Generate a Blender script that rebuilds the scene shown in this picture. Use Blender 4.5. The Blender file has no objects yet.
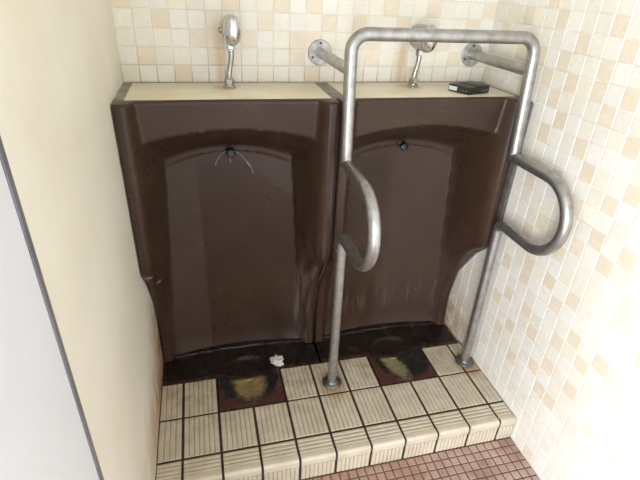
import bpy, bmesh, math, random
from mathutils import Vector, Matrix
from mathutils import noise as mnoise
random.seed(7)
SC = bpy.context.scene
COL = SC.collection

# ------------------------------------------------------------------ dimensions (metres)
W = 1.12                 # alcove width, left wall x=0, right wall x=W
P = W / 24               # wall tile pitch
H = 0.940                # top of the cream ledge above the step
X1, T = 0.0717, 0.1097   # ribbed step tiles: first joint and pitch
YA, YB, YC, YD = -0.2263, -0.3732, -0.5193, -0.5960   # tile row lines of the step
ZF = -0.0924             # floor level
ROOM_BACK = -2.60        # doorway side of the room
CEIL = 2.28

# ------------------------------------------------------------------ colour / material helpers
def lin(c):
    return tuple(((v/255)/12.92 if v/255 <= 0.04045 else ((v/255+0.055)/1.055)**2.4) for v in c) + (1.0,)

class NT:
    def __init__(s, name):
        s.m = bpy.data.materials.new(name); s.m.use_nodes = True
        s.t = s.m.node_tree; s.b = s.t.nodes['Principled BSDF']
    def n(s, typ, **kw):
        nd = s.t.nodes.new(typ)
        for k, v in kw.items(): setattr(nd, k, v)
        return nd
    def l(s, a, b): s.t.links.new(a, b)
    def setin(s, nd, i, v):
        if hasattr(v, 'links') or isinstance(v, bpy.types.NodeSocket): s.l(v, nd.inputs[i])
        else: nd.inputs[i].default_value = v
    def math(s, op, a, b=0.0, c=0.0, clamp=False):
        nd = s.n('ShaderNodeMath', operation=op, use_clamp=clamp)
        s.setin(nd, 0, a); s.setin(nd, 1, b); s.setin(nd, 2, c); return nd.outputs[0]
    def mix(s, f, a, b):
        nd = s.n('ShaderNodeMix', data_type='RGBA')
        s.setin(nd, 0, f); s.setin(nd, 6, a); s.setin(nd, 7, b); return nd.outputs[2]
    def obj(s): return s.n('ShaderNodeTexCoord').outputs['Object']
    def xyz(s, v):
        nd = s.n('ShaderNodeSeparateXYZ'); s.l(v, nd.inputs[0]); return nd.outputs
    def mapping(s, v, scale=(1,1,1), loc=(0,0,0)):
        nd = s.n('ShaderNodeMapping'); s.l(v, nd.inputs[0])
        nd.inputs['Scale'].default_value = scale; nd.inputs['Location'].default_value = loc
        return nd.outputs[0]
    def noise(s, v, scale=5.0, detail=3.0, rough=0.55):
        nd = s.n('ShaderNodeTexNoise'); s.l(v, nd.inputs['Vector'])
        nd.inputs['Scale'].default_value = scale; nd.inputs['Detail'].default_value = detail
        nd.inputs['Roughness'].default_value = rough
        return nd.outputs['Fac']
    def ramp(s, v, a, b, lo=0.0, hi=1.0, smooth=True):
        nd = s.n('ShaderNodeMapRange', interpolation_type='SMOOTHSTEP' if smooth else 'LINEAR')
        s.setin(nd, 0, v); nd.inputs[1].default_value = a; nd.inputs[2].default_value = b
        nd.inputs[3].default_value = lo; nd.inputs[4].default_value = hi
        return nd.outputs[0]
    def bump(s, h, strength=0.2, dist=0.002):
        nd = s.n('ShaderNodeBump'); nd.inputs['Strength'].default_value = strength
        nd.inputs['Distance'].default_value = dist
        s.l(h, nd.inputs['Height']); s.l(nd.outputs[0], s.b.inputs['Normal'])
    def out(s, base=None, rough=None, metal=None, coat=None, spec=None):
        for k, v in (('Base Color', base), ('Roughness', rough), ('Metallic', metal), ('Coat Weight', coat), ('Specular IOR Level', spec)):
            if v is not None: s.setin(s.b, k, v)
        return s.m

def simple(name, rgb, rough=0.5, metal=0.0, var=0.0, scale=20.0, rgb2=None):
    k = NT(name)
    c = lin(rgb)
    o = k.obj()
    f = k.noise(o, scale, 4)
    c2 = lin(rgb2) if rgb2 else tuple(v*0.8 for v in c[:3]) + (1,)
    base = k.mix(k.ramp(f, 0.35, 0.75, 0, 1), c, c2) if (var or rgb2) else c
    if not (var or rgb2):
        k.setin(k.b, 'Base Color', c)
        return k.out(None, k.ramp(f, .2, .8, rough*0.9, rough*1.1), metal)
    return k.out(base, k.ramp(f, .2, .8, rough*0.9, rough*1.1), metal)

# ------------------------------------------------------------------ mesh helpers
def link(name, bm, mats, parent=None, smooth=None, loc=None):
    me = bpy.data.meshes.new(name)
    bmesh.ops.recalc_face_normals(bm, faces=bm.faces[:])
    bm.to_mesh(me); bm.free()
    for m in (mats if isinstance(mats, (list, tuple)) else [mats]): me.materials.append(m)
    if smooth is not None:
        for p in me.polygons: p.use_smooth = True
        me.set_sharp_from_angle(angle=math.radians(smooth))
    o = bpy.data.objects.new(name, me); COL.objects.link(o)
    if parent is not None: o.parent = parent
    if loc is not None: o.location = loc
    return o

def struct(o): o['kind'] = 'structure'; return o

def thing(name, label, cat, loc=(0,0,0), group=None):
    o = bpy.data.objects.new(name, None); COL.objects.link(o)
    o.location = loc; o.empty_display_size = 0.05
    o['label'] = label; o['category'] = cat
    if group: o['group'] = group
    return o

def tag(o, label, cat, group=None):
    o['label'] = label; o['category'] = cat
    if group: o['group'] = group
    return o

def box(bm, a, b, mi=0, bevel=0.0, seg=2):
    vs = [bm.verts.new((x, y, z)) for x in (a[0], b[0]) for y in (a[1], b[1]) for z in (a[2], b[2])]
    q = [(0,1,3,2),(4,6,7,5),(0,4,5,1),(2,3,7,6),(0,2,6,4),(1,5,7,3)]
    fs = []
    for i in q:
        f = bm.faces.new([vs[j] for j in i]); f.material_index = mi; fs.append(f)
    if bevel > 0:
        es = list({e for f in fs for e in f.edges})
        r = bmesh.ops.bevel(bm, geom=es, offset=bevel, segments=seg, affect='EDGES', profile=0.5, clamp_overlap=True)
        for f in r['faces']: f.material_index = mi
    return vs

def ring_frame(d):
    up = Vector((0,0,1)) if abs(d.z) < 0.9 else Vector((0,1,0))
    u = d.cross(up).normalized(); return u, d.cross(u).normalized()

def sweep(bm, pts, rad, seg=20, cap=True, mi=0, el=None):
    """tube along pts with parallel transport; rad is a number or a list"""
    pts = [Vector(p) for p in pts]; n = len(pts)
    rads = rad if isinstance(rad, (list, tuple)) else [rad]*n
    tang = []
    for i in range(n):
        a = pts[max(i-1, 0)]; b = pts[min(i+1, n-1)]
        tang.append((b-a).normalized())
    u, v = ring_frame(tang[0])
    rings = []
    for i in range(n):
        if i:
            q = tang[i-1].rotation_difference(tang[i]); u = q @ u
            u = (u - tang[i]*u.dot(tang[i])).normalized()
        v = tang[i].cross(u)
        rings.append([bm.verts.new(pts[i] + (u*math.cos(2*math.pi*k/seg) + v*math.sin(2*math.pi*k/seg))*rads[i]) for k in range(seg)])
    for i in range(n-1):
        for k in range(seg):
            f = bm.faces.new((rings[i][k], rings[i][(k+1)%seg], rings[i+1][(k+1)%seg], rings[i+1][k])); f.material_index = mi
    if cap:
        for r in (rings[0], rings[-1]):
            f = bm.faces.new(r); f.material_index = mi

def fillet(pts, radii, seg=10):
    """polyline with rounded corners; radii for the inner points"""
    pts = [Vector(p) for p in pts]; out = [pts[0]]
    for i in range(1, len(pts)-1):
        a, b, c = pts[i-1], pts[i], pts[i+1]
        d1 = (a-b).normalized(); d2 = (c-b).normalized()
        ang = d1.angle(d2); r = radii[i-1]
        t = r/math.tan(ang/2)
        bis = (d1+d2).normalized(); cen = b + bis*(r/math.sin(ang/2))
        s = b + d1*t - cen; e = b + d2*t - cen
        for k in range(seg+1):
            f = k/seg; om = s.angle(e)
            v = (s*math.sin((1-f)*om) + e*math.sin(f*om))/math.sin(om)
            out.append(cen + v)
    out.append(pts[-1]); return out

def lathe(bm, prof, origin, axis, seg=28, mi=0, cap=True, sx=1.0, sy=1.0):
    """prof: list of (radius, along-axis). axis unit vector; sx, sy squash the ring"""
    axis = Vector(axis).normalized(); u, v = ring_frame(axis); origin = Vector(origin)
    if abs(axis.z) < 0.5: u, v = axis.cross(Vector((0,0,1))).normalized(), Vector((0,0,1))
    rings = []
    for r, h in prof:
        rings.append([bm.verts.new(origin + axis*h + u*(r*sx*math.cos(2*math.pi*k/seg)) + v*(r*sy*math.sin(2*math.pi*k/seg))) for k in range(seg)])
    for i in range(len(prof)-1):
        for k in range(seg):
            f = bm.faces.new((rings[i][k], rings[i][(k+1)%seg], rings[i+1][(k+1)%seg], rings[i+1][k])); f.material_index = mi
    if cap:
        for r in (rings[0], rings[-1]):
            f = bm.faces.new(r); f.material_index = mi

def lerp(a, b, t): return a + (b-a)*t
def sstep(a, b, x):
    t = max(0.0, min(1.0, (x-a)/(b-a))); return t*t*(3-2*t)
def interp(tab, x):
    if x <= tab[0][0]: return tab[0][1]
    for (a, va), (b, vb) in zip(tab, tab[1:]):
        if x <= b: return va + (vb-va)*(x-a)/(b-a)
    return tab[-1][1]

# ------------------------------------------------------------------ materials
def tile_mat(name, rgb, stains=()):
    k = NT(name)
    g = k.n('ShaderNodeNewGeometry')
    pos = g.outputs['Position']
    rnd = k.n('ShaderNodeTexWhiteNoise', noise_dimensions='3D')
    fl = k.n('ShaderNodeVectorMath', operation='SNAP')
    fl.inputs[1].default_value = (P, P, P)
    off = k.mapping(pos, (1,1,1), (0.0001, 0.0001, -(H % P)))
    k.l(off, fl.inputs[0]); k.l(fl.outputs[0], rnd.inputs['Vector'])
    c = lin(rgb)
    c2 = tuple(v*0.92 for v in c[:2]) + (c[2]*0.89, 1)
    base = k.mix(k.math('MULTIPLY', rnd.outputs['Value'], 0.55), c, c2)
    mott = k.ramp(k.noise(pos, 60, 3), 0.45, 0.8, 0, 0.12)
    base = k.mix(mott, base, lin((190, 170, 130)))
    base = wall_stains(k, pos, base)
    return k.out(base, k.ramp(k.noise(pos, 30, 2), .3, .7, 0.16, 0.30))

def wall_stains(k, pos, base):
    x, y, z = k.xyz(pos)
    n = k.noise(pos, 22, 4)
    # rust runs under the two valves on the back wall
    for cx, top in ((0.268, 1.075), (0.822, 1.06)):
        d = k.math('ABSOLUTE', k.math('SUBTRACT', x, cx))
        m = k.ramp(k.math('ADD', d, k.math('MULTIPLY', n, 0.012)), 0.006, 0.030, 0.42, 0.0)
        m = k.math('MULTIPLY', m, k.ramp(z, top-0.03, top+0.02, 1.0, 0.0))
        m = k.math('MULTIPLY', m, k.ramp(y, -0.03, -0.01, 0.0, 1.0))
        base = k.mix(m, base, lin((190, 146, 84)))
    # yellow-brown scale at the foot of the right wall beside the urinal
    m = k.math('MULTIPLY', k.ramp(z, -0.02, 0.30, 1.0, 0.0), k.ramp(y, -0.36, -0.10, 0.0, 1.0))
    m = k.math('MULTIPLY', m, k.ramp(n, 0.25, 0.62, 0.1, 1.0))
    m = k.math('MULTIPLY', m, k.ramp(x, 0.9, 1.0, 0.0, 0.85))
    base = k.mix(m, base, lin((176, 120, 56)))
    return base

M_TILE = [tile_mat('tile_cream', (233, 229, 216)), tile_mat('tile_white', (237, 234, 225)),
          tile_mat('tile_peach', (230, 218, 197)), tile_mat('tile_yellow', (235, 231, 214))]
def grout_mat():
    k = NT('tile_grout'); pos = k.n('ShaderNodeNewGeometry').outputs['Position']
    x, y, z = k.xyz(pos)
    f = k.ramp(k.noise(pos, 9, 4), 0.35, 0.7, 0.0, 1.0)
    base = k.mix(f, lin((232, 230, 224)), lin((212, 206, 190)))
    low = k.math('MULTIPLY', k.ramp(z, 0.93, 1.02, 1.0, 0.0), k.ramp(y, -0.03, -0.01, 0, 0.7))
    base = k.mix(low, base, lin((150, 138, 116)))
    base = wall_stains(k, pos, base)
    return k.out(base, 0.8)
M_GROUT = grout_mat()

def plaster_mat():
    k = NT('cream_plaster'); pos = k.n('ShaderNodeNewGeometry').outputs['Position']
    x, y, z = k.xyz(pos)
    f = k.ramp(k.noise(pos, 3.5, 5), 0.35, 0.72, 0.0, 1.0)
    base = k.mix(f, lin((235, 231, 218)), lin((228, 222, 203)))
    scr = k.ramp(k.noise(k.mapping(pos, (1, 30, 9)), 1.6, 4), 0.69, 0.76, 0.0, 0.35)
    base = k.mix(scr, base, lin((184, 172, 150)))
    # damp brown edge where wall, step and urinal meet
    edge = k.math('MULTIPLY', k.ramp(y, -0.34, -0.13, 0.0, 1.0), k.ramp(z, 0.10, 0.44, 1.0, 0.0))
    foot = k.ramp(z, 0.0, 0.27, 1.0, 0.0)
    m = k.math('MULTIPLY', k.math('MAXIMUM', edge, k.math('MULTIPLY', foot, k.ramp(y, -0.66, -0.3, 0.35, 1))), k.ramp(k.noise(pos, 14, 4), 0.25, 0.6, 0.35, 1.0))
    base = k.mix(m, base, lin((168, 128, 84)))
    k.bump(k.noise(pos, 90, 4), 0.12, 0.002)
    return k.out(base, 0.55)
M_PLASTER = plaster_mat()

def cement(name, rgb, rgb2):
    k = NT(name); pos = k.n('ShaderNodeNewGeometry').outputs['Position']
    base = k.mix(k.ramp(k.noise(pos, 40, 5), 0.3, 0.7), lin(rgb), lin(rgb2))
    k.bump(k.noise(pos, 220, 3), 0.15, 0.001)
    return k.out(base, 0.8)
M_CEMENT = cement('grey_cement', (166, 156, 142), (130, 121, 108))
M_CAULK = cement('dark_caulk', (104, 99, 94), (82, 77, 73))
M_CAULKDARK = cement('shade_dark_caulk', (58, 52, 48), (42, 37, 34))  # caulk darkened in colour to paint the shade of the middle joint
M_STEPGROUT = cement('step_grout', (58, 48, 38), (38, 31, 25))
M_FLOORGROUT = cement('floor_grout', (92, 66, 52), (112, 84, 70))

def ledge_mat():
    k = NT('cream_ledge_stone'); o = k.n('ShaderNodeNewGeometry').outputs['Position']
    x, y, z = k.xyz(o)
    base = k.mix(k.ramp(k.noise(o, 12, 5), 0.3, 0.75), lin((233, 226, 203)), lin((222, 210, 175)))
    n = k.noise(o, 35, 3)
    for cx in (0.275, 0.835):
        dx = k.math('SUBTRACT', x, cx); dy = k.math('SUBTRACT', y, -0.075)
        d = k.math('SQRT', k.math('ADD', k.math('MULTIPLY', dx, dx), k.math('MULTIPLY', dy, dy)))
        m = k.ramp(k.math('ADD', d, k.math('MULTIPLY', n, 0.03)), 0.03, 0.065, 0.7, 0.0)
        base = k.mix(m, base, lin((196, 150, 84)))
    return k.out(base, 0.32)
M_LEDGE = ledge_mat()

def ceramic_mat(name, band_edge, streaks, film_sheen, soft, chips=()):
    """glossy brown glaze with hazy scale and painted sheen; object coordinates: x from the urinal's centre, z up"""
    k = NT(name); o = k.obj(); x, y, z = k.xyz(o)
    n = k.noise(o, 6, 5)
    base = k.mix(k.ramp(n, 0.3, 0.75), lin((65, 47, 36)), lin((55, 39, 29)))
    panel = k.math('MULTIPLY', k.ramp(y, -0.11, -0.085, 0.0, 1.0), k.ramp(z, 0.70, 0.80, 1.0, 0.0))
    wob = k.math('MULTIPLY', k.math('SUBTRACT', k.noise(k.mapping(o, (6, 1, 2.2)), 2.0, 3), 0.5), 0.02)
    xa = k.math('ADD', x, wob)
    # scale film beside the flush water on the left; painted reflection on the right
    top = k.ramp(xa, 0.03, 0.19, 0.725, 0.60, False)
    wet = k.math('MULTIPLY', k.ramp(xa, band_edge[0], band_edge[0]+soft, 0, 1), k.ramp(xa, band_edge[1]-soft, band_edge[1], 1, 0))
    wet = k.math('MULTIPLY', wet, k.ramp(k.math('SUBTRACT', z, top), -0.012, 0.006, 1.0, 0.0))
    m = k.math('MULTIPLY', k.math('MULTIPLY', panel, k.math('SUBTRACT', 1.0, wet)), film_sheen)
    base = k.mix(m, base, lin((96, 80, 72)))
    grain = k.noise(k.mapping(o, (60, 20, 4)), 1.0, 5, 0.7)
    low = k.math('MULTIPLY', k.ramp(grain, 0.50, 0.74, 0.0, 1.0), k.ramp(z, streaks[0], streaks[1], 1.0, 0.0))
    low = k.math('MULTIPLY', k.math('MULTIPLY', low, k.ramp(z, 0.04, 0.14, 0.0, 1.0)), streaks[2])
    # pale crust down the right inner edge and on the lower cheeks
    side = k.math('MULTIPLY', k.ramp(k.math('ABSOLUTE', k.math('SUBTRACT', xa, 0.232)), 0.012, 0.04, 1.0, 0.0), k.ramp(z, 0.30, 0.62, 1.0, 0.15))
    side = k.math('MULTIPLY', k.math('MULTIPLY', side, k.ramp(grain, 0.42, 0.66, 0.0, 1.0)), k.math('MULTIPLY', k.ramp(z, 0.70, 0.72, 1.0, 0.0), streaks[3]))
    low = k.math('MAXIMUM', low, side)
    base = k.mix(low, base, lin((140, 128, 122)))
    speck = k.ramp(k.noise(o, 95, 1), 0.80, 0.83, 0.0, 0.5)
    base = k.mix(speck, base, lin((190, 176, 160)))
    for cx, cz, rx, rz in chips:
        d = k.math('ADD', k.math('POWER', k.math('DIVIDE', k.math('SUBTRACT', x, cx), rx), 2.0), k.math('POWER', k.math('DIVIDE', k.math('SUBTRACT', z, cz), rz), 2.0))
        d = k.math('ADD', d, k.math('MULTIPLY', k.math('SUBTRACT', k.noise(o, 160, 2), 0.5), 2.2))
        base = k.mix(k.ramp(d, 0.7, 1.1, 0.9, 0.0), base, lin((206, 196, 184)))
    rough = k.math('ADD', k.ramp(n, 0.3, 0.7, 0.25, 0.36), k.math('MULTIPLY', k.math('ADD', m, low), 0.5))
    return k.out(base, rough, spec=0.36)
CHIPS = ((-0.253, 0.452, 0.008, 0.003), (-0.240, 0.385, 0.007, 0.003))
M_CER_L = ceramic_mat('brown_glaze_streaked', (-0.105, 0.30), (0.12, 0.22, 0.07, 0.4), 0.24, 0.008, CHIPS)
M_CER_R = ceramic_mat('brown_glaze_painted_sheen', (-0.30, 0.0), (0.10, 0.32, 0.34, 0.10), 0.20, 0.05)  # paler right half of the panel is a window reflection put into the colour

def basin_mat(name, cx, blotch, spread):
    """dark wet glaze of the foot with yellow-green mineral scale in the bowl"""
    k = NT(name); o = k.obj(); x, y, z = k.xyz(o)
    n = k.noise(o, 18, 5, 0.65); n2 = k.noise(o, 60, 4, 0.7)
    base = k.mix(k.ramp(n, 0.35, 0.7), lin((36, 24, 19)), lin((26, 19, 17)))
    base = k.mix(k.ramp(k.noise(o, 9, 5), 0.46, 0.66, 0.0, 0.6), base, lin((50, 49, 45)))
    front = k.ramp(y, -0.225, -0.2, 1.0, 0.0)
    base = k.mix(k.math('MULTIPLY', front, 0.8), base, lin((86, 56, 48)))
    # darker round area about the scale
    dx = k.math('SUBTRACT', x, cx); dy = k.math('SUBTRACT', y, -0.255)
    wob = k.math('MULTIPLY', k.math('SUBTRACT', n, 0.5), 0.09)
    r = k.math('SQRT', k.math('ADD', k.math('POWER', k.math('DIVIDE', dx, 1.0), 2.0), k.math('POWER', k.math('DIVIDE', dy, 0.95), 2.0)))
    r = k.math('ADD', r, wob)
    base = k.mix(k.math('MULTIPLY', k.ramp(r, 0.092, 0.108, 1.0, 0.0), front), base, lin((40, 38, 35)))
    bx = k.math('SUBTRACT', x, blotch[0]); bx = k.math('SUBTRACT', bx, k.math('MULTIPLY', k.math('ADD', y, 0.29), blotch[2]))
    by = k.math('SUBTRACT', y, blotch[1])
    r2 = k.math('SQRT', k.math('ADD', k.math('POWER', k.math('DIVIDE', bx, spread[0]), 2.0), k.math('POWER', k.math('DIVIDE', by, spread[1]), 2.0)))
    r2 = k.math('ADD', r2, k.math('MULTIPLY', k.math('SUBTRACT', n2, 0.5), 0.7))
    ym = k.math('MULTIPLY', k.ramp(r2, 0.55, 1.1, 1.0, 0.0), k.ramp(y, -0.232, -0.215, 1.0, 0.0))
    base = k.mix(k.math('MULTIPLY', ym, 0.92), base, k.mix(k.ramp(n2, 0.35, 0.7), lin(blotch[3]), lin(blotch[4])))
    return k.out(base, k.ramp(n, 0.3, 0.7, 0.14, 0.34))
M_BAS_L = basin_mat('wet_brown_basin_glaze', 0.010, (0.014, -0.262, 0.0, (166, 144, 98), (134, 120, 84)), (0.062, 0.090))
M_BAS_R = basin_mat('scaled_brown_basin_glaze', 0.030, (-0.008, -0.272, -0.15, (170, 160, 122), (138, 134, 104)), (0.042, 0.098))

def steel_mat():
    k = NT('worn_stainless_steel'); o = k.n('ShaderNodeNewGeometry').outputs['Position']
    n = k.noise(o, 40, 5, 0.6); n2 = k.noise(o, 7, 3)
    base = k.mix(k.ramp(n, 0.35, 0.7), lin((184, 184, 184)), lin((158, 157, 154)))
    base = k.mix(k.ramp(n2, 0.55, 0.75, 0.0, 0.45), base, lin((160, 152, 136)))
    return k.out(base, k.ramp(n, .3, .7, 0.34, 0.46), 0.92)
M_STEEL = steel_mat()
M_STEELDARK = simple('tarnished_steel_flange', (132, 132, 128), 0.45, 0.9, 1, 60, (96, 98, 92))
M_FLANGE = simple('pale_steel_flange', (190, 188, 184), 0.4, 0.85, 1, 60, (160, 158, 152))
M_SCREW = simple('screw_head', (90, 86, 80), 0.45, 0.9)
M_CHROME = simple('polished_chrome', (206, 207, 212), 0.09, 1.0)
M_CHROMEDULL = simple('dull_chrome', (176, 174, 168), 0.26, 1.0, 1, 30, (150, 146, 138))
M_BLACK = simple('black_nozzle_rubber', (22, 22, 24), 0.35)
M_TRICKLE = simple('pale_water_trickle', (170, 168, 170), 0.12)
M_PAPER = simple('white_tissue', (222, 218, 212), 0.85, 0, 1, 90, (190, 184, 176))
M_PACK = simple('black_pack_plastic', (30, 31, 28), 0.32, 0, 1, 60, (44, 46, 38))
M_PACKTOP = simple('scuffed_pack_top', (66, 66, 62), 0.4, 0, 1, 60, (44, 44, 40))
M_PACKLABEL = simple('white_pack_label', (226, 228, 228), 0.5)
M_PACKMARK = simple('green_grey_print', (84, 92, 66), 0.5)
M_PACKMARK2 = simple('grey_print', (86, 86, 85), 0.5)
M_PANEL = simple('pale_laminate', (226, 228, 234), 0.4, 0, 1, 3, (220, 222, 228))
M_EDGE = simple('grey_edge_strip', (128, 128, 136), 0.45, 0.2, 1, 14, (112, 112, 120))
M_CEIL = simple('white_ceiling_paint', (214, 210, 202), 0.85)

def rib_mat(name, a, b, dirt, amount):
    k = NT(name); o = k.n('ShaderNodeNewGeometry').outputs['Position']; x, y, z = k.xyz(o)
    base = k.mix(k.ramp(k.noise(o, 16, 5), 0.3, 0.75), lin(a), lin(b))
    n = k.noise(o, 28, 5, 0.65)
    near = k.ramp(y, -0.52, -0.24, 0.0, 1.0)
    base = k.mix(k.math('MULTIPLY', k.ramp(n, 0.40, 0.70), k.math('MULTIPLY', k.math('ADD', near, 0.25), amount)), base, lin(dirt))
    # orange-brown rust ring around each rail foot
    for cx in (0.567, 1.079):
        dx = k.math('SUBTRACT', x, cx); dy = k.math('SUBTRACT', y, -0.335)
        d = k.math('SQRT', k.math('ADD', k.math('MULTIPLY', dx, dx), k.math('MULTIPLY', k.math('MULTIPLY', dy, dy), 0.5)))
        base = k.mix(k.ramp(k.math('ADD', d, k.math('MULTIPLY', n, 0.05)), 0.05, 0.085, 0.65, 0.0), base, lin((150, 110, 56)))
    return k.out(base, 0.5)
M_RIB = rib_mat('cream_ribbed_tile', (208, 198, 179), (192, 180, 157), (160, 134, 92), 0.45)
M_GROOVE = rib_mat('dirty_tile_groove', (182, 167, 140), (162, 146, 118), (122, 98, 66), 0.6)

def floor_tile_mat():
    k = NT('brown_mosaic_tile'); pos = k.n('ShaderNodeNewGeometry').outputs['Position']; x, y, z = k.xyz(pos)
    base = k.mix(k.ramp(k.noise(pos, 30, 4), 0.3, 0.7), lin((168, 138, 124)), lin((150, 119, 105)))
    f = k.math('MULTIPLY', k.ramp(k.noise(pos, 9, 4), 0.40, 0.66), k.ramp(x, 0.55, 1.05, 0.0, 0.85))
    base = k.mix(f, base, lin((186, 164, 153)))
    return k.out(base, 0.42)
M_FTILE = floor_tile_mat()

# ------------------------------------------------------------------ tiled walls
BACK = {0: 'YWWPWWWWCWWPCCWWWCPCCWWW', 1: 'CPCYWPCCCCPCCCCPCPCCYPCC', 2: 'CCYWPPWPWYPPYYCPCCCCPCCW',
        3: 'YCPWWPCCPWWWPCPCCPCCCCPW', 4: 'PCCYCYPCYPWPWCCYPCYPCCCP'}
RP = [(7.4,2.3),(10.5,2.5),(11.6,3.1),(6.4,1.5),(8.4,1.5),(10.6,1.5),(12.4,1.5),(7.4,.5),(8.4,-.5),(11.4,.5),(7.4,-1.5),(10.5,-1.4),(13.5,-.4),
      (10.4,-1.8),(13.5,-.8),(7.5,-3.3),(9.4,-3.3),(11.5,-2.5),(14.4,-2.4),(7.4,-4.6),(13.5,-3.4),(11.4,-4.5),(9.4,-6.4),(8.4,-7.5),(13.4,-5.3),
      (9.4,-9.5),(9.4,-10.5),(7.3,-10.5),(11.4,-9.4),(11.4,-7.7),(12.4,-6.6),(8.4,-12.4),(7.2,-13.7),(12.4,-10.4),(13.4,-9.3),(10.3,-12.5),
      (9.4,-14.3),(8.3,-15.5),(11.3,-13.2),(14.3,-11.5),(13.4,-12.5),(10.2,-16.4),(12.4,-15.4),(13.4,-14.5),(15.4,-12.5),(13.3,-16.5),(14.3,-16.6),
      (15.5,-14.5),(16.3,-11.6),(14.4,-6.6),(15.5,-5.6),(3.4,4.5),(6.3,4.5),(5.5,5.3),(5.8,2.4),(1.9,3.7),(8.2,3.5),(3.4,2.5),(10.5,4.5)]
RY = [(9.6,1.5),(10.6,-.5),(12.6,-.4),(7.4,-2.4),(10.4,-3.6),(12.4,-2.6),(12.3,-4.5),(12.5,-8.5),(10.4,-15.4),(4.9,4.4)]
RP = {(math.floor(a), math.floor(b)) for a, b in RP}; RY = {(math.floor(a), math.floor(b)) for a, b in RY}
def rand_kind(rng):
    r = rng.random()
    return 2 if r < 0.17 else 3 if r < 0.30 else 1 if r < 0.62 else 0

def tiled_wall(name, n_cols, org, du, nrm, kind, z_lo):
    """tiles of real relief on a grout slab; org at ledge height, du along the wall, nrm into the room"""
    bm = bmesh.new(); org = Vector(org); du = Vector(du); nrm = Vector(nrm); up = Vector((0,0,1))
    g, hgt, bev = 0.0012, 0.0010, 0.0010
    r0 = math.floor((z_lo-H)/P); r1 = math.ceil((CEIL-H)/P)
    for c in range(n_cols):
        for r in range(r0, r1):
            lo = max(r*P+g, z_lo-H); hi = min((r+1)*P-g, CEIL-H)
            if hi-lo < 0.006: continue
            def v(u, w, d): return bm.verts.new(org + du*u + up*w + nrm*d)
            u0, u1 = c*P+g, (c+1)*P-g
            b = [v(u0,lo,0), v(u1,lo,0), v(u1,hi,0), v(u0,hi,0)]
            t = [v(u0+bev,lo+bev,hgt), v(u1-bev,lo+bev,hgt), v(u1-bev,hi-bev,hgt), v(u0+bev,hi-bev,hgt)]
            mi = kind(c, r)
            for k in range(4):
                f = bm.faces.new((b[k], b[(k+1)%4], t[(k+1)%4], t[k])); f.material_index = mi
            f = bm.faces.new(t); f.material_index = mi
    L = n_cols*P
    a = org + up*(z_lo-H); e = org + du*L + up*(CEIL-H) - nrm*0.08
    lo3 = [min(a[i], e[i]) for i in range(3)]; hi3 = [max(a[i], e[i]) for i in range(3)]
    box(bm, lo3, hi3, 4)
    me_o = link(name, bm, M_TILE + [M_GROUT])
    return struct(me_o)
rb = random.Random(3)
def kb(c, r):
    if r in BACK: return 'CWPY'.index(BACK[r][c])
    return rand_kind(rb)
tiled_wall('wall_back', 24, (0,0,H), (1,0,0), (0,-1,0), kb, ZF)
rr = random.Random(11)
def kr(c, r):
    if (c, r) in RP: return 2
    if (c, r) in RY: return 3
    k = rand_kind(rr)
    if k == 0 and r < 0 and rr.random() < 0.6: k = 1
    if c <= 17 and -21 <= r <= 6 and k == 2: k = 0
    if c <= 17 and -21 <= r <= 6 and k == 3 and rr.random() < 0.5: k = 1
    return k
tiled_wall('wall_right', 55, (W,0,H), (0,-1,0), (-1,0,0), kr, ZF)

# plain shell
bm = bmesh.new(); box(bm, (-0.10, -0.897, ZF), (0, 0.08, CEIL)); struct(link('wall_left', bm, M_PLASTER))
bm = bmesh.new(); box(bm, (-2.2, ROOM_BACK, CEIL), (W+0.08, 0.08, CEIL+0.06)); struct(link('ceiling', bm, M_CEIL))

# mosaic floor
bm = bmesh.new(); FP = 0.02743
nx = math.ceil(W/FP)
for i in range(nx):
    for j in range(86):
        x0, x1 = i*FP+0.0019, min((i+1)*FP-0.0019, W-0.001)
        y1, y0 = YD-0.001-j*FP, YD-0.001-(j+1)*FP+0.0038
        if y0 < ROOM_BACK or x1-x0 < 0.004: continue
        zb = ZF; zt = ZF+0.0014; b_ = 0.0016
        b = [bm.verts.new(p) for p in ((x0,y0,zb),(x1,y0,zb),(x1,y1,zb),(x0,y1,zb))]
        t = [bm.verts.new(p) for p in ((x0+b_,y0+b_,zt),(x1-b_,y0+b_,zt),(x1-b_,y1-b_,zt),(x0+b_,y1-b_,zt))]
        for k in range(4): bm.faces.new((b[k], b[(k+1)%4], t[(k+1)%4], t[k]))
        bm.faces.new(t)
box(bm, (-2.2, ROOM_BACK, ZF-0.08), (W+0.08, 0.08, ZF), 1)
struct(link('floor', bm, [M_FTILE, M_FLOORGROUT]))

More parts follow.
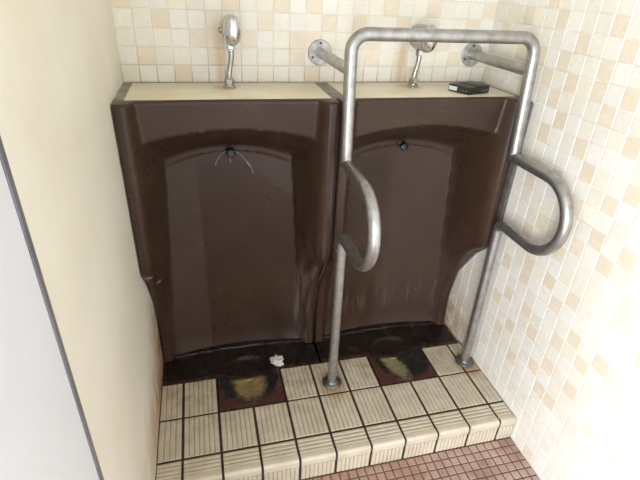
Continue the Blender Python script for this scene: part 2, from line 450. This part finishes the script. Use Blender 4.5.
# ------------------------------------------------------------------ tiled step
bm = bmesh.new()
def ribs_up(x0, x1, y0, y1, z, along, pitch=0.0157, gap=0.0010):
    """ribbed tile lying flat: base slab in the groove colour, ridges on top. along: direction of the ribs"""
    box(bm, (x0, y0, z-0.006), (x1, y1, z-0.0022), 1)
    a0, a1 = (x0, x1) if along == 'y' else (y0, y1)
    n = max(1, round((a1-a0)/pitch)); w = (a1-a0)/n
    for i in range(n):
        s, e = a0+i*w+gap, a0+(i+1)*w-gap
        lo, hi = ((s, y0), (e, y1)) if along == 'y' else ((x0, s), (x1, e))
        bv = 0.0014
        b = [(lo[0],lo[1]),(hi[0],lo[1]),(hi[0],hi[1]),(lo[0],hi[1])]
        t = [(lo[0]+bv,lo[1]+bv),(hi[0]-bv,lo[1]+bv),(hi[0]-bv,hi[1]-bv),(lo[0]+bv,hi[1]-bv)]
        vb = [bm.verts.new((p[0],p[1],z-0.0022)) for p in b]; vt = [bm.verts.new((p[0],p[1],z)) for p in t]
        for k in range(4): bm.faces.new((vb[k], vb[(k+1)%4], vt[(k+1)%4], vt[k])).material_index = 0
        bm.faces.new(vt).material_index = 0
cols = [0.0] + [X1+i*T for i in range(10)] + [W]
G = 0.0036
SKIP = {2, 3, 7, 8}      # the two basins replace these tiles of the back row
for c in range(11):
    x0, x1 = cols[c]+G, cols[c+1]-G
    if c == 0: x0 = 0.002
    if c == 10: x1 = W-0.004
    if c not in SKIP: ribs_up(x0, x1, YB+G, YA-G*0.4, 0, 'y')
    ribs_up(x0, x1, YC+G, YB-G, 0, 'y')
    # nosing: four ribs, then a smooth rounded edge turning down the riser
    ribs_up(x0, x1, YD+0.022, YC-G, 0, 'x', 0.0125, 0.0019)
    prof = [(YD+0.022, -0.003), (YD+0.0215, 0.0), (YD+0.010, 0.0)] + [(YD+0.010-0.010*math.sin(a), -0.010+0.010*math.cos(a)) for a in [math.pi/2*i/6 for i in range(1, 7)]] + [(YD, -0.026), (YD+0.006, -0.026)]
    ra = [bm.verts.new((x0, y, z)) for y, z in prof]; rb_ = [bm.verts.new((x1, y, z)) for y, z in prof]
    for i in range(len(prof)-1): bm.faces.new((ra[i], ra[i+1], rb_[i+1], rb_[i])).material_index = 0
    bm.faces.new(ra); bm.faces.new(rb_)
    # riser tile with upright ribs
    zr0, zr1 = ZF+0.004, -0.0295
    box(bm, (x0, YD+0.0025, zr0), (x1, YD+0.007, zr1), 1)
    n = max(1, round((x1-x0)/0.0125)); w = (x1-x0)/n
    for i in range(n):
        box(bm, (x0+i*w+0.0012, YD+0.0004, zr0), (x0+(i+1)*w-0.0012, YD+0.003, zr1), 0, 0.0008, 1)
# mortar core, cut out for the two basin aprons
zt = -0.0035
box(bm, (0, YD+0.004, ZF), (W, YB, zt), 2)
box(bm, (0, YB, ZF), (W, -0.03, -0.075), 2)
for x0, x1 in ((0, cols[2]), (cols[4], cols[7]), (cols[9], W)):
    box(bm, (x0, YB, -0.076), (x1, YA, zt), 2)
struct(link('floor_step', bm, [M_RIB, M_GROOVE, M_STEPGROUT]))

# ------------------------------------------------------------------ urinals
HW = 0.2735               # half width of one urinal
FRONT = [(0.0,-0.116),(0.08,-0.107),(0.17,-0.108),(0.25,-0.124),(0.32,-0.149),(0.38,-0.182),(0.415,-0.211),(0.437,-0.238),(0.452,-0.254),(0.468,-0.263),(0.49,-0.266),(0.70,-0.266),(0.94,-0.268)]
def front_y(z): return sum(interp(FRONT, max(0.0, z+d)) for d in (-0.010, -0.005, 0.0, 0.005, 0.010))/5
def panel_y(x): return -0.072 + 0.022*(1-(min(1, abs(x)/0.21))**2)
def surf_y(x, z):
    """front surface of the shell at (x from centre, z)"""
    f = front_y(z); u = HW-abs(x)
    ue = 0.044 + 0.044*min(1, z/0.75)
    py = panel_y(x)
    if z < 0.06: py -= 0.010*(1-z/0.06)**1.5
    ub = 0.020
    if u < 0.008:
        s = f + 0.008*(1-math.sqrt(max(0, 1-((0.008-u)/0.008)**2)))
    elif u < ub: s = f
    elif u < ue:
        t = (u-ub)/(ue-ub)
        k = 0.10
        if t < k: g = t*t/(2*k)
        elif t > 1-k: g = (1-k) - ((1-t)**2)/(2*k)
        else: g = t - k/2
        g = g/(1-k)
        g = lerp(g, g**2.6, 0.75)
        s = lerp(f, py, g)
    else: s = py
    # brow over the back panel: arched overhang and a nearly upright face above it
    q = x/0.185
    zt_ = 0.772-0.036*q*q; zb_ = 0.862-0.020*q*q
    ytop = -0.2265-0.007*q*q; ybot = -0.222-0.004*q*q
    if z > zt_-0.02:
        if z < zb_:
            t = max(0.0, (z-zt_)/(zb_-zt_)); b = lerp(-0.05, ybot, t)
        else: b = lerp(ybot, ytop, (z-zb_)/(H-zb_))
        kk = 0.030 if z < zb_ else lerp(0.030, 0.008, min(1, (z-zb_)/0.02))   # soft union with the cheeks
        h = max(kk-abs(s-b), 0)/kk
        s = min(s, b) - h*h*kk*0.25
    return s

def urinal(xc, label, mc, mb, ac):
    root = thing('urinal', label, 'urinal', (xc, 0, 0), 'brown stall urinals')
    ox = Vector((0, 0, 0))
    bm = bmesh.new()
    us = [0, .001, .0022, .004, .006, .008, .011, .014, .017, .020, .023, .026, .030]
    xs = [-HW+u for u in us]; x = -HW+.030
    while x < HW-.034: x += .0049; xs.append(min(x, HW-.030))
    xs = sorted(set([round(v, 5) for v in xs] + [round(HW-u, 5) for u in us]))
    zs = []
    z = 0.0
    while z < H-0.012:
        zs.append(z); z += 0.005 if z > 0.70 or 0.36 < z < 0.50 or z < 0.03 else 0.011
    zs.append(H-0.012)
    cols_ = []
    for x in xs:
        col = [Vector((x, surf_y(x, z), z)) for z in zs]
        yf = surf_y(x, H)
        for k in range(1, 7):          # rolled top lip
            a = math.pi/2*k/6
            col.append(Vector((x, yf + 0.009*(1-math.cos(a)), H-0.010+0.010*math.sin(a))))
        col += [Vector((x, -0.2185, H)), Vector((x, -0.2185, 0.916)), Vector((x, -0.006, 0.916)), Vector((x, -0.006, 0.0))]
        cols_.append([bm.verts.new(v + ox) for v in col])
    n = len(cols_[0])
    for a, b in zip(cols_, cols_[1:]):
        for i in range(n): bm.faces.new((a[i], a[(i+1)%n], b[(i+1)%n], b[i]))
    bm.faces.new(cols_[0]); bm.faces.new(cols_[-1])
    sh = link('ceramic_shell', bm, mc, root, 50)
    # object coordinates measured from the urinal's centre on the back wall
    sh.location = (0, 0, 0)
    # --- foot with its drain bowl: height field over pan + apron
    bm = bmesh.new()
    ax = 2*T/2-0.0035; yf_ = YB+0.0035
    def zb(x, y):
        pan = -0.004
        e = -0.102 + 0.018*(1-(x/HW)**2)
        lip = 0.005*sstep(e-0.003, e+0.003, y)
        xb = x-ac
        if y <= YC0:                      # front of the bowl rises evenly to a round rim
            r = math.hypot(xb/0.101, (y-YC0)/0.122)
            return pan + 0.004 - 0.030*max(0.0, 1-r)**0.8 if r < 1 else 0.0
        r = math.hypot(xb/0.101, (y-YC0)/0.10)
        return pan + lip - 0.026*max(0.0, 1-r*r)**0.8 + 0.004*(1-sstep(YC0, YC0+0.02, y))
    YC0 = -0.232
    def grid(x0, x1, y0, y1, nx, ny, zf):
        vs = [[bm.verts.new(Vector((lerp(x0,x1,i/nx), lerp(y0,y1,j/ny), zf(lerp(x0,x1,i/nx), lerp(y0,y1,j/ny)))) + ox) for j in range(ny+1)] for i in range(nx+1)]
        for i in range(nx):
            for j in range(ny): bm.faces.new((vs[i][j], vs[i+1][j], vs[i+1][j+1], vs[i][j+1]))
        bot = [[None]*(ny+1) for _ in range(nx+1)]
        # skirt and underside
        rim = [(i,0) for i in range(nx+1)] + [(nx,j) for j in range(1,ny+1)] + [(i,ny) for i in range(nx-1,-1,-1)] + [(0,j) for j in range(ny-1,0,-1)]
        low = [bm.verts.new((vs[i][j].co.x, vs[i][j].co.y, -0.062)) for i, j in rim]
        m = len(rim)
        for k in range(m):
            a = vs[rim[k][0]][rim[k][1]]; b = vs[rim[(k+1)%m][0]][rim[(k+1)%m][1]]
            bm.faces.new((a, b, low[(k+1)%m], low[k]))
        bm.faces.new(low)
    grid(-HW, HW, YA+0.0005, -0.055, 90, 44, zb)
    grid(ac-ax, ac+ax, yf_, YA+0.0005, 60, 44, zb)
    ba = link('drain_basin', bm, mb, root, 40)
    # --- black spreader nozzle under the brow
    bm = bmesh.new()
    py = surf_y(0, 0.758)
    lathe(bm, [(0.004,-0.004),(0.012,0),(0.013,0.004),(0.010,0.006),(0.0095,0.016),(0.012,0.018),(0.0125,0.026),(0.009,0.029)], Vector((0.002, py, 0.757))+ox, (0,-1,-0.25), 20)
    for sx in (-0.008, 0.008):
        sweep(bm, [Vector((0.002, py-0.018, 0.754))+ox, Vector((0.002+sx*1.8, py-0.022, 0.752))+ox], [0.005, 0.003], 10)
    nz = link('spreader_nozzle', bm, M_BLACK, root, 40)
    return root, nz
XL, XR = 0.2765, 0.8325
ur_l, nz_l = urinal(XL, 'left brown ceramic stall urinal beside the cream plaster wall', M_CER_L, M_BAS_L, (cols[2]+cols[4])/2-XL)
ur_r, nz_r = urinal(XR, 'right brown ceramic stall urinal beside the tiled wall, partly behind the steel grab rail', M_CER_R, M_BAS_R, (cols[7]+cols[9])/2-XR)
nz_l['label'] = 'black spreader nozzle with thin pale trickles below it'
# thin trickles fanning from the left nozzle, resting on the panel
bm = bmesh.new()
def on_panel(x, z): return Vector((x, surf_y(x, z)-0.0014, z))
for path in ([(0.0, .752), (-.014, .748), (-.028, .738), (-.038, .722), (-.044, .708)], [(0.004, .754), (.020, .747), (.036, .735), (.050, .716), (.062, .700)],
             [(.062, .700), (.056, .705), (.050, .716)], [(.062, .700), (.066, .688), (.070, .676)], [(0, .742), (.001, .728), (.002, .714)]):
    pts = [on_panel(*p) for p in path]
    sweep(bm, pts, [0.0009]*(len(pts)-1)+[0.0014], 8)
link('water_trickle', bm, M_TRICKLE, nz_l, 60)

# cement fillers between walls and urinals, and mortar bed of the ledge
def filler(name, x0, x1, m, ytop):
    bm = bmesh.new()
    prof = [(-0.003, ZF+0.03), (-0.003, 0.916), (ytop+0.004, 0.916), (ytop+0.004, H-0.004), (ytop, H-0.008), (ytop, 0.48), (-0.19, 0.385), (-0.112, 0.262), (-0.080, 0.10), (-0.078, ZF+0.03)]
    prof = [(y, z) for y, z in prof]
    if ytop+0.004 < -0.2185:
        prof = [(-0.003, -0.07), (-0.003, 0.916), (-0.2165, 0.916), (-0.2165, H-0.003), (ytop+0.004, H-0.003)] + prof[4:-1] + [(-0.080, -0.07)]
    a = [bm.verts.new((x0, y, z)) for y, z in prof]; b = [bm.verts.new((x1, y, z)) for y, z in prof]
    n = len(prof)
    for i in range(n): bm.faces.new((a[i], a[(i+1)%n], b[(i+1)%n], b[i]))
    bm.faces.new(a); bm.faces.new(b)
    return struct(link(name, bm, m))
filler('trim_1', 0.0, XL-HW-0.0005, M_CAULK, -0.262)
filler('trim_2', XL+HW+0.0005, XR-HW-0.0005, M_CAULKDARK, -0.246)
filler('trim_3', XR+HW+0.0005, W-0.002, M_CAULK, -0.281)
bm = bmesh.new()
box(bm, (0.0, -0.216, 0.9165), (W-0.002, -0.002, 0.926))
box(bm, (0.0, -0.217, 0.9261), (0.024, -0.002, H-0.001)); box(bm, (0.5435, -0.217, 0.9261), (0.5835, -0.002, H-0.001)); box(bm, (1.1035, -0.217, 0.9261), (W-0.002, -0.002, H-0.001))
box(bm, (0.024, -0.006, 0.9261), (1.1035, -0.002, H+0.001))
struct(link('trim_4', bm, M_CEMENT))

def slab(x0, x1, label):
    bm = bmesh.new()
    box(bm, (x0, -0.2165, 0.9262), (x1, -0.0065, H+0.0005), 0, 0.0015, 2)
    tag(link('urinal_ledge', bm, M_LEDGE, None, 40), label, 'ledge', 'cream ledges')
slab(0.0245, 0.543, 'cream ledge slab above the left urinal, carrying only the left flush valve')
slab(0.584, 1.103, 'cream ledge slab above the right urinal with a black pack lying on it')

# ------------------------------------------------------------------ flush valves
def flush_valve(xc, zc, label, yb):
    root = thing('flush_valve', label, 'flush valve', (xc, yb, H+0.0005), 'chrome flush valves')
    o = Vector((-xc, -yb, -(H+0.0005)))
    c = Vector((xc, 0, zc)) + o
    # oval body standing out of the wall
    bm = bmesh.new()
    lathe(bm, [(0.70,0.0005),(0.74,0.003),(0.74,0.006),(0.66,0.009),(0.66,0.012),(0.92,0.024),(1.0,0.040),(1.0,0.104),(0.985,0.108),(0.94,0.110)], c, (0,-1,0), 40, 0, True, 0.024, 0.036)
    link('valve_body', bm, M_CHROMEDULL, root, 35)
    bm = bmesh.new()
    prof = [(0.97,0.1105),(0.99,0.112)] + [(math.cos(a), 0.114+0.020*math.sin(a)) for a in [math.pi/2*i/12 for i in range(12)]] + [(0.05, 0.1338)]
    lathe(bm, prof, c + Vector((0,0,0.001)), (0,-1,0.02), 44, 0, True, 0.0225, 0.038)
    cap = link('oval_front_cap', bm, M_CHROME, root, 40)
    bm = bmesh.new()      # small stop screw at the left side of the body
    lathe(bm, [(0.007,0),(0.008,0.004),(0.006,0.010),(0.002,0.011)], c + Vector((-0.020,-0.030,-0.004)), (-1,0,0), 14)
    link('stop_screw', bm, M_CHROMEDULL, root, 40)
    # collar below the body, bent supply pipe, nut and flange on the ledge
    py = -0.064
    bm = bmesh.new()
    top = Vector((xc-0.003, py, zc-0.030)) + o
    lathe(bm, [(0.008,0),(0.0115,0.002),(0.0115,0.016),(0.010,0.018),(0.010,0.020)], top, (0,0,-1), 6)
    link('union_nut', bm, M_CHROME, root, 25)
    bm = bmesh.new()
    a = Vector((xc-0.003, py, zc-0.045)); d = Vector((xc-0.012, yb, H+0.026))
    pts = []
    for i in range(17):
        t = i/16; s = sstep(0, 1, t)
        pts.append(Vector((lerp(a.x, d.x, s)+0.004*math.sin(math.pi*t)*(1-t), lerp(a.y, d.y, s), lerp(a.z, d.z, t))) + o)
    sweep(bm, pts, 0.0075, 18)
    link('supply_pipe', bm, M_CHROMEDULL, root, 40)
    bm = bmesh.new()
    b = Vector((xc-0.012, yb, H+0.0006)) + o
    lathe(bm, [(0.018,0),(0.018,0.002),(0.013,0.005),(0.0125,0.008)], b, (0,0,1), 28)
    link('base_flange', bm, M_CHROMEDULL, root, 30)
    bm = bmesh.new()
    lathe(bm, [(0.0125,0.008),(0.0135,0.009),(0.0135,0.022),(0.0115,0.024),(0.0085,0.028)], b, (0,0,1), 6)
    link('spud_nut', bm, M_CHROMEDULL, root, 25)
flush_valve(0.297, 1.086, 'chrome flush valve on the left ledge slab, its oval cap in full view', -0.078)
flush_valve(0.852, 1.077, 'chrome flush valve on the right ledge slab, half hidden behind the top rail', -0.068)

# ------------------------------------------------------------------ grab rail
RT = 0.0160
XPL, XPR, YP = 0.567, 1.079, -0.325
rail = thing('grab_rail', 'stainless steel tube grab rail with two looped arms, before the right urinal', 'grab rail', (0.823, YP, 0.0))
O = Vector((-0.823, -YP, 0.0))
ZU, ZL, RL, YTOP = 0.786, 0.576, 0.105, -0.274
ZTOP = 1.103
YU = -0.302
pts = fillet([(XPL, YU, ZU+0.004), (XPL, YTOP, ZTOP), (XPR, YTOP, ZTOP), (XPR, YU, ZU+0.004)], [0.042, 0.042], 12)
bm = bmesh.new(); sweep(bm, [Vector(p)+O for p in pts], RT, 24); link('upper_frame', bm, M_STEEL, rail, 40)
for x, yc in ((XPL, -0.448), (XPR, -0.460)):
    zc = (ZU+ZL)/2; r = (ZU-ZL)/2
    arc = [Vector((x, yc - r*math.sin(a), zc + r*math.cos(a))) for a in [math.pi*i/28 for i in range(29)]]
    lowc = fillet([arc[-1], (x, -0.318, ZL), (x, -0.3185, ZL-0.060)], [0.026], 10)
    upc = fillet([(x, YU+0.0012, ZU+0.030), (x, YU-0.0005, ZU), arc[0]], [0.012], 8)
    path = [v for v in upc[:-1]] + arc + lowc[1:]
    bm = bmesh.new(); sweep(bm, [v+O for v in path], RT-0.0004, 24); link('arm_loop', bm, M_STEEL, rail, 40)
    bm = bmesh.new(); sweep(bm, [Vector((x, -0.3185, ZL-0.058))+O, Vector((x, -0.3225, 0.25))+O, Vector((x, YP, 0.003))+O], RT-0.0010, 24)
    post = link('lower_post', bm, M_STEEL, rail, 40)
    bm = bmesh.new(); lathe(bm, [(0.0335,0.0004),(0.0335,0.003),(0.030,0.006),(0.020,0.009),(0.0165,0.014)], Vector((x, YP, 0))+O, (0,0,1), 32)
    link('floor_flange', bm, M_STEELDARK, post, 30)['label'] = 'tarnished dark floor flange'
for xw, xp in ((0.559, XPL), (1.061, XPR)):
    bm = bmesh.new()
    yj = lerp(YU, YTOP, (1.020-ZU)/(ZTOP-ZU))
    sweep(bm, [Vector((xw, -0.004, 1.025))+O, Vector((xp, yj+0.004, 1.020))+O], RT-0.0012, 22)
    br = link('wall_bracket', bm, M_STEEL, rail, 40)
    bm = bmesh.new()
    lathe(bm, [(0.036,0.0018),(0.036,0.0045),(0.034,0.006),(0.0175,0.0062),(0.0165,0.010)], Vector((xw, 0, 1.025))+O, (0,-1,0), 36)
    for a in (90, 210, 330):
        lathe(bm, [(0.004,0.006),(0.004,0.0075),(0.0015,0.0082)], Vector((xw+0.0265*math.cos(math.radians(a)), 0, 1.025+0.0265*math.sin(math.radians(a))))+O, (0,-1,0), 10, 1)
    link('wall_flange', bm, [M_FLANGE, M_SCREW], br, 30)['label'] = 'pale round wall flange with dark screws'

# ------------------------------------------------------------------ small things
pk = thing('black_pack', 'small flat black pack with a white end label lying on the right ledge slab', 'pack', (0.981, -0.150, H+0.0008))
pk.rotation_euler = (0, 0, math.radians(22))
bm = bmesh.new(); box(bm, (-0.043, -0.040, 0), (0.043, 0.040, 0.021), 0, 0.003, 2)
bd = link('pack_body', bm, M_PACK, pk, 40)
bm = bmesh.new(); box(bm, (-0.010, -0.0435, 0.0004), (0.0445, 0.030, 0.0235), 0, 0.003, 2)
lid = link('pack_sleeve', bm, M_PACK, pk, 40)
bm = bmesh.new(); box(bm, (-0.0440, 0.006, 0.004), (-0.0428, 0.036, 0.015)); link('end_label', bm, M_PACKLABEL, bd)['label'] = 'white end label'
bm = bmesh.new()
for a, b in ((-0.030,-0.024),(-0.018,-0.013),(-0.009,-0.004)): box(bm, (-0.0438, a, 0.006), (-0.0428, b, 0.012))
link('printed_mark', bm, M_PACKMARK, bd)['label'] = 'faint green printed marks'
bm = bmesh.new()
for a, b in ((0.006,0.012),(0.015,0.019),(0.022,0.029),(0.031,0.036)): box(bm, (a, -0.0441, 0.008), (b, -0.0433, 0.013))
link('printed_mark', bm, M_PACKMARK2, lid)['label'] = 'grey printed marks'
bm = bmesh.new(); box(bm, (-0.034, -0.030, 0.0208), (-0.014, 0.032, 0.0215)); link('top_panel', bm, M_PACKTOP, bd)['label'] = 'scuffed grey top panel'

def tissue():
    bm = bmesh.new(); bmesh.ops.create_icosphere(bm, subdivisions=4, radius=0.5)
    for v in bm.verts:
        d = v.co.normalized(); n = mnoise.noise(d*2.3+Vector((3,1,7)))*0.34 + abs(mnoise.noise(d*5.1))*0.22 - 0.08
        rr_ = 0.5+n
        lobe = 0.80 + 0.35*max(0, d.dot(Vector((0.75,-0.5,0)).normalized())) + 0.22*max(0, d.dot(Vector((-0.7,0.6,0.3)).normalized()))
        v.co = Vector((d.x*rr_*lobe*0.042, d.y*rr_*lobe*0.040, d.z*rr_*0.036))
    lo = min(v.co.z for v in bm.verts)
    for v in bm.verts: v.co.z -= lo
    return link('crumpled_tissue', bm, M_PAPER, None, 25, (0.395, -0.203, -0.007))
tag(tissue(), 'crumpled scrap of white tissue at the foot of the left urinal', 'tissue')

pn = thing('stall_divider', 'pale grey stall divider board with dark grey edge, left of cream wall', 'divider', (-0.02, -1.2, ZF))
bm = bmesh.new(); box(bm, (-0.018, -0.45, 0.001), (0.022, 0.289, 2.0), 0, 0.001, 1); link('panel_board', bm, M_PANEL, pn)
bm = bmesh.new(); box(bm, (-0.019, 0.2892, 0.001), (0.0235, 0.3025, 2.001), 0, 0.001, 1); link('edge_strip', bm, M_EDGE, pn)['label'] = 'dark grey edge strip'

# ------------------------------------------------------------------ daylight
wd = bpy.data.worlds.new('daylight'); SC.world = wd; wd.use_nodes = True
bg = wd.node_tree.nodes['Background']; bg.inputs[0].default_value = (0.88, 0.92, 1.0, 1); bg.inputs[1].default_value = 1.9
def area(name, loc, target, size, power, color):
    l = bpy.data.lights.new(name, 'AREA'); l.shape = 'RECTANGLE'; l.size, l.size_y = size; l.energy = power; l.color = color
    o = bpy.data.objects.new(name, l); COL.objects.link(o); o.location = loc
    o.rotation_euler = (Vector(target)-Vector(loc)).to_track_quat('-Z', 'Y').to_euler()
    return o
area('daylight_doorway', (-0.6, -2.5, 0.82), (0.8, -0.2, 0.45), (1.1, 1.5), 108, (0.90, 0.935, 1.0))

# ------------------------------------------------------------------ camera
cd = bpy.data.cameras.new('camera'); cam = bpy.data.objects.new('camera', cd); COL.objects.link(cam)
cd.sensor_fit = 'HORIZONTAL'; cd.sensor_width = 36; cd.lens = 459.98/640*36; cd.clip_start = 0.02
R = Matrix(((0.969953, 0.08048, -0.229597), (-0.239386, 0.484167, -0.841592), (0.043432, 0.871266, 0.488885)))
cam.matrix_world = Matrix.Translation((0.20142, -1.41779, 1.20723)) @ R.to_4x4()
SC.camera = cam
vs = SC.view_settings
vs.view_transform = 'Standard'; vs.look = 'None'; vs.gamma = 1; vs.use_curve_mapping = False; vs.exposure = 0.0
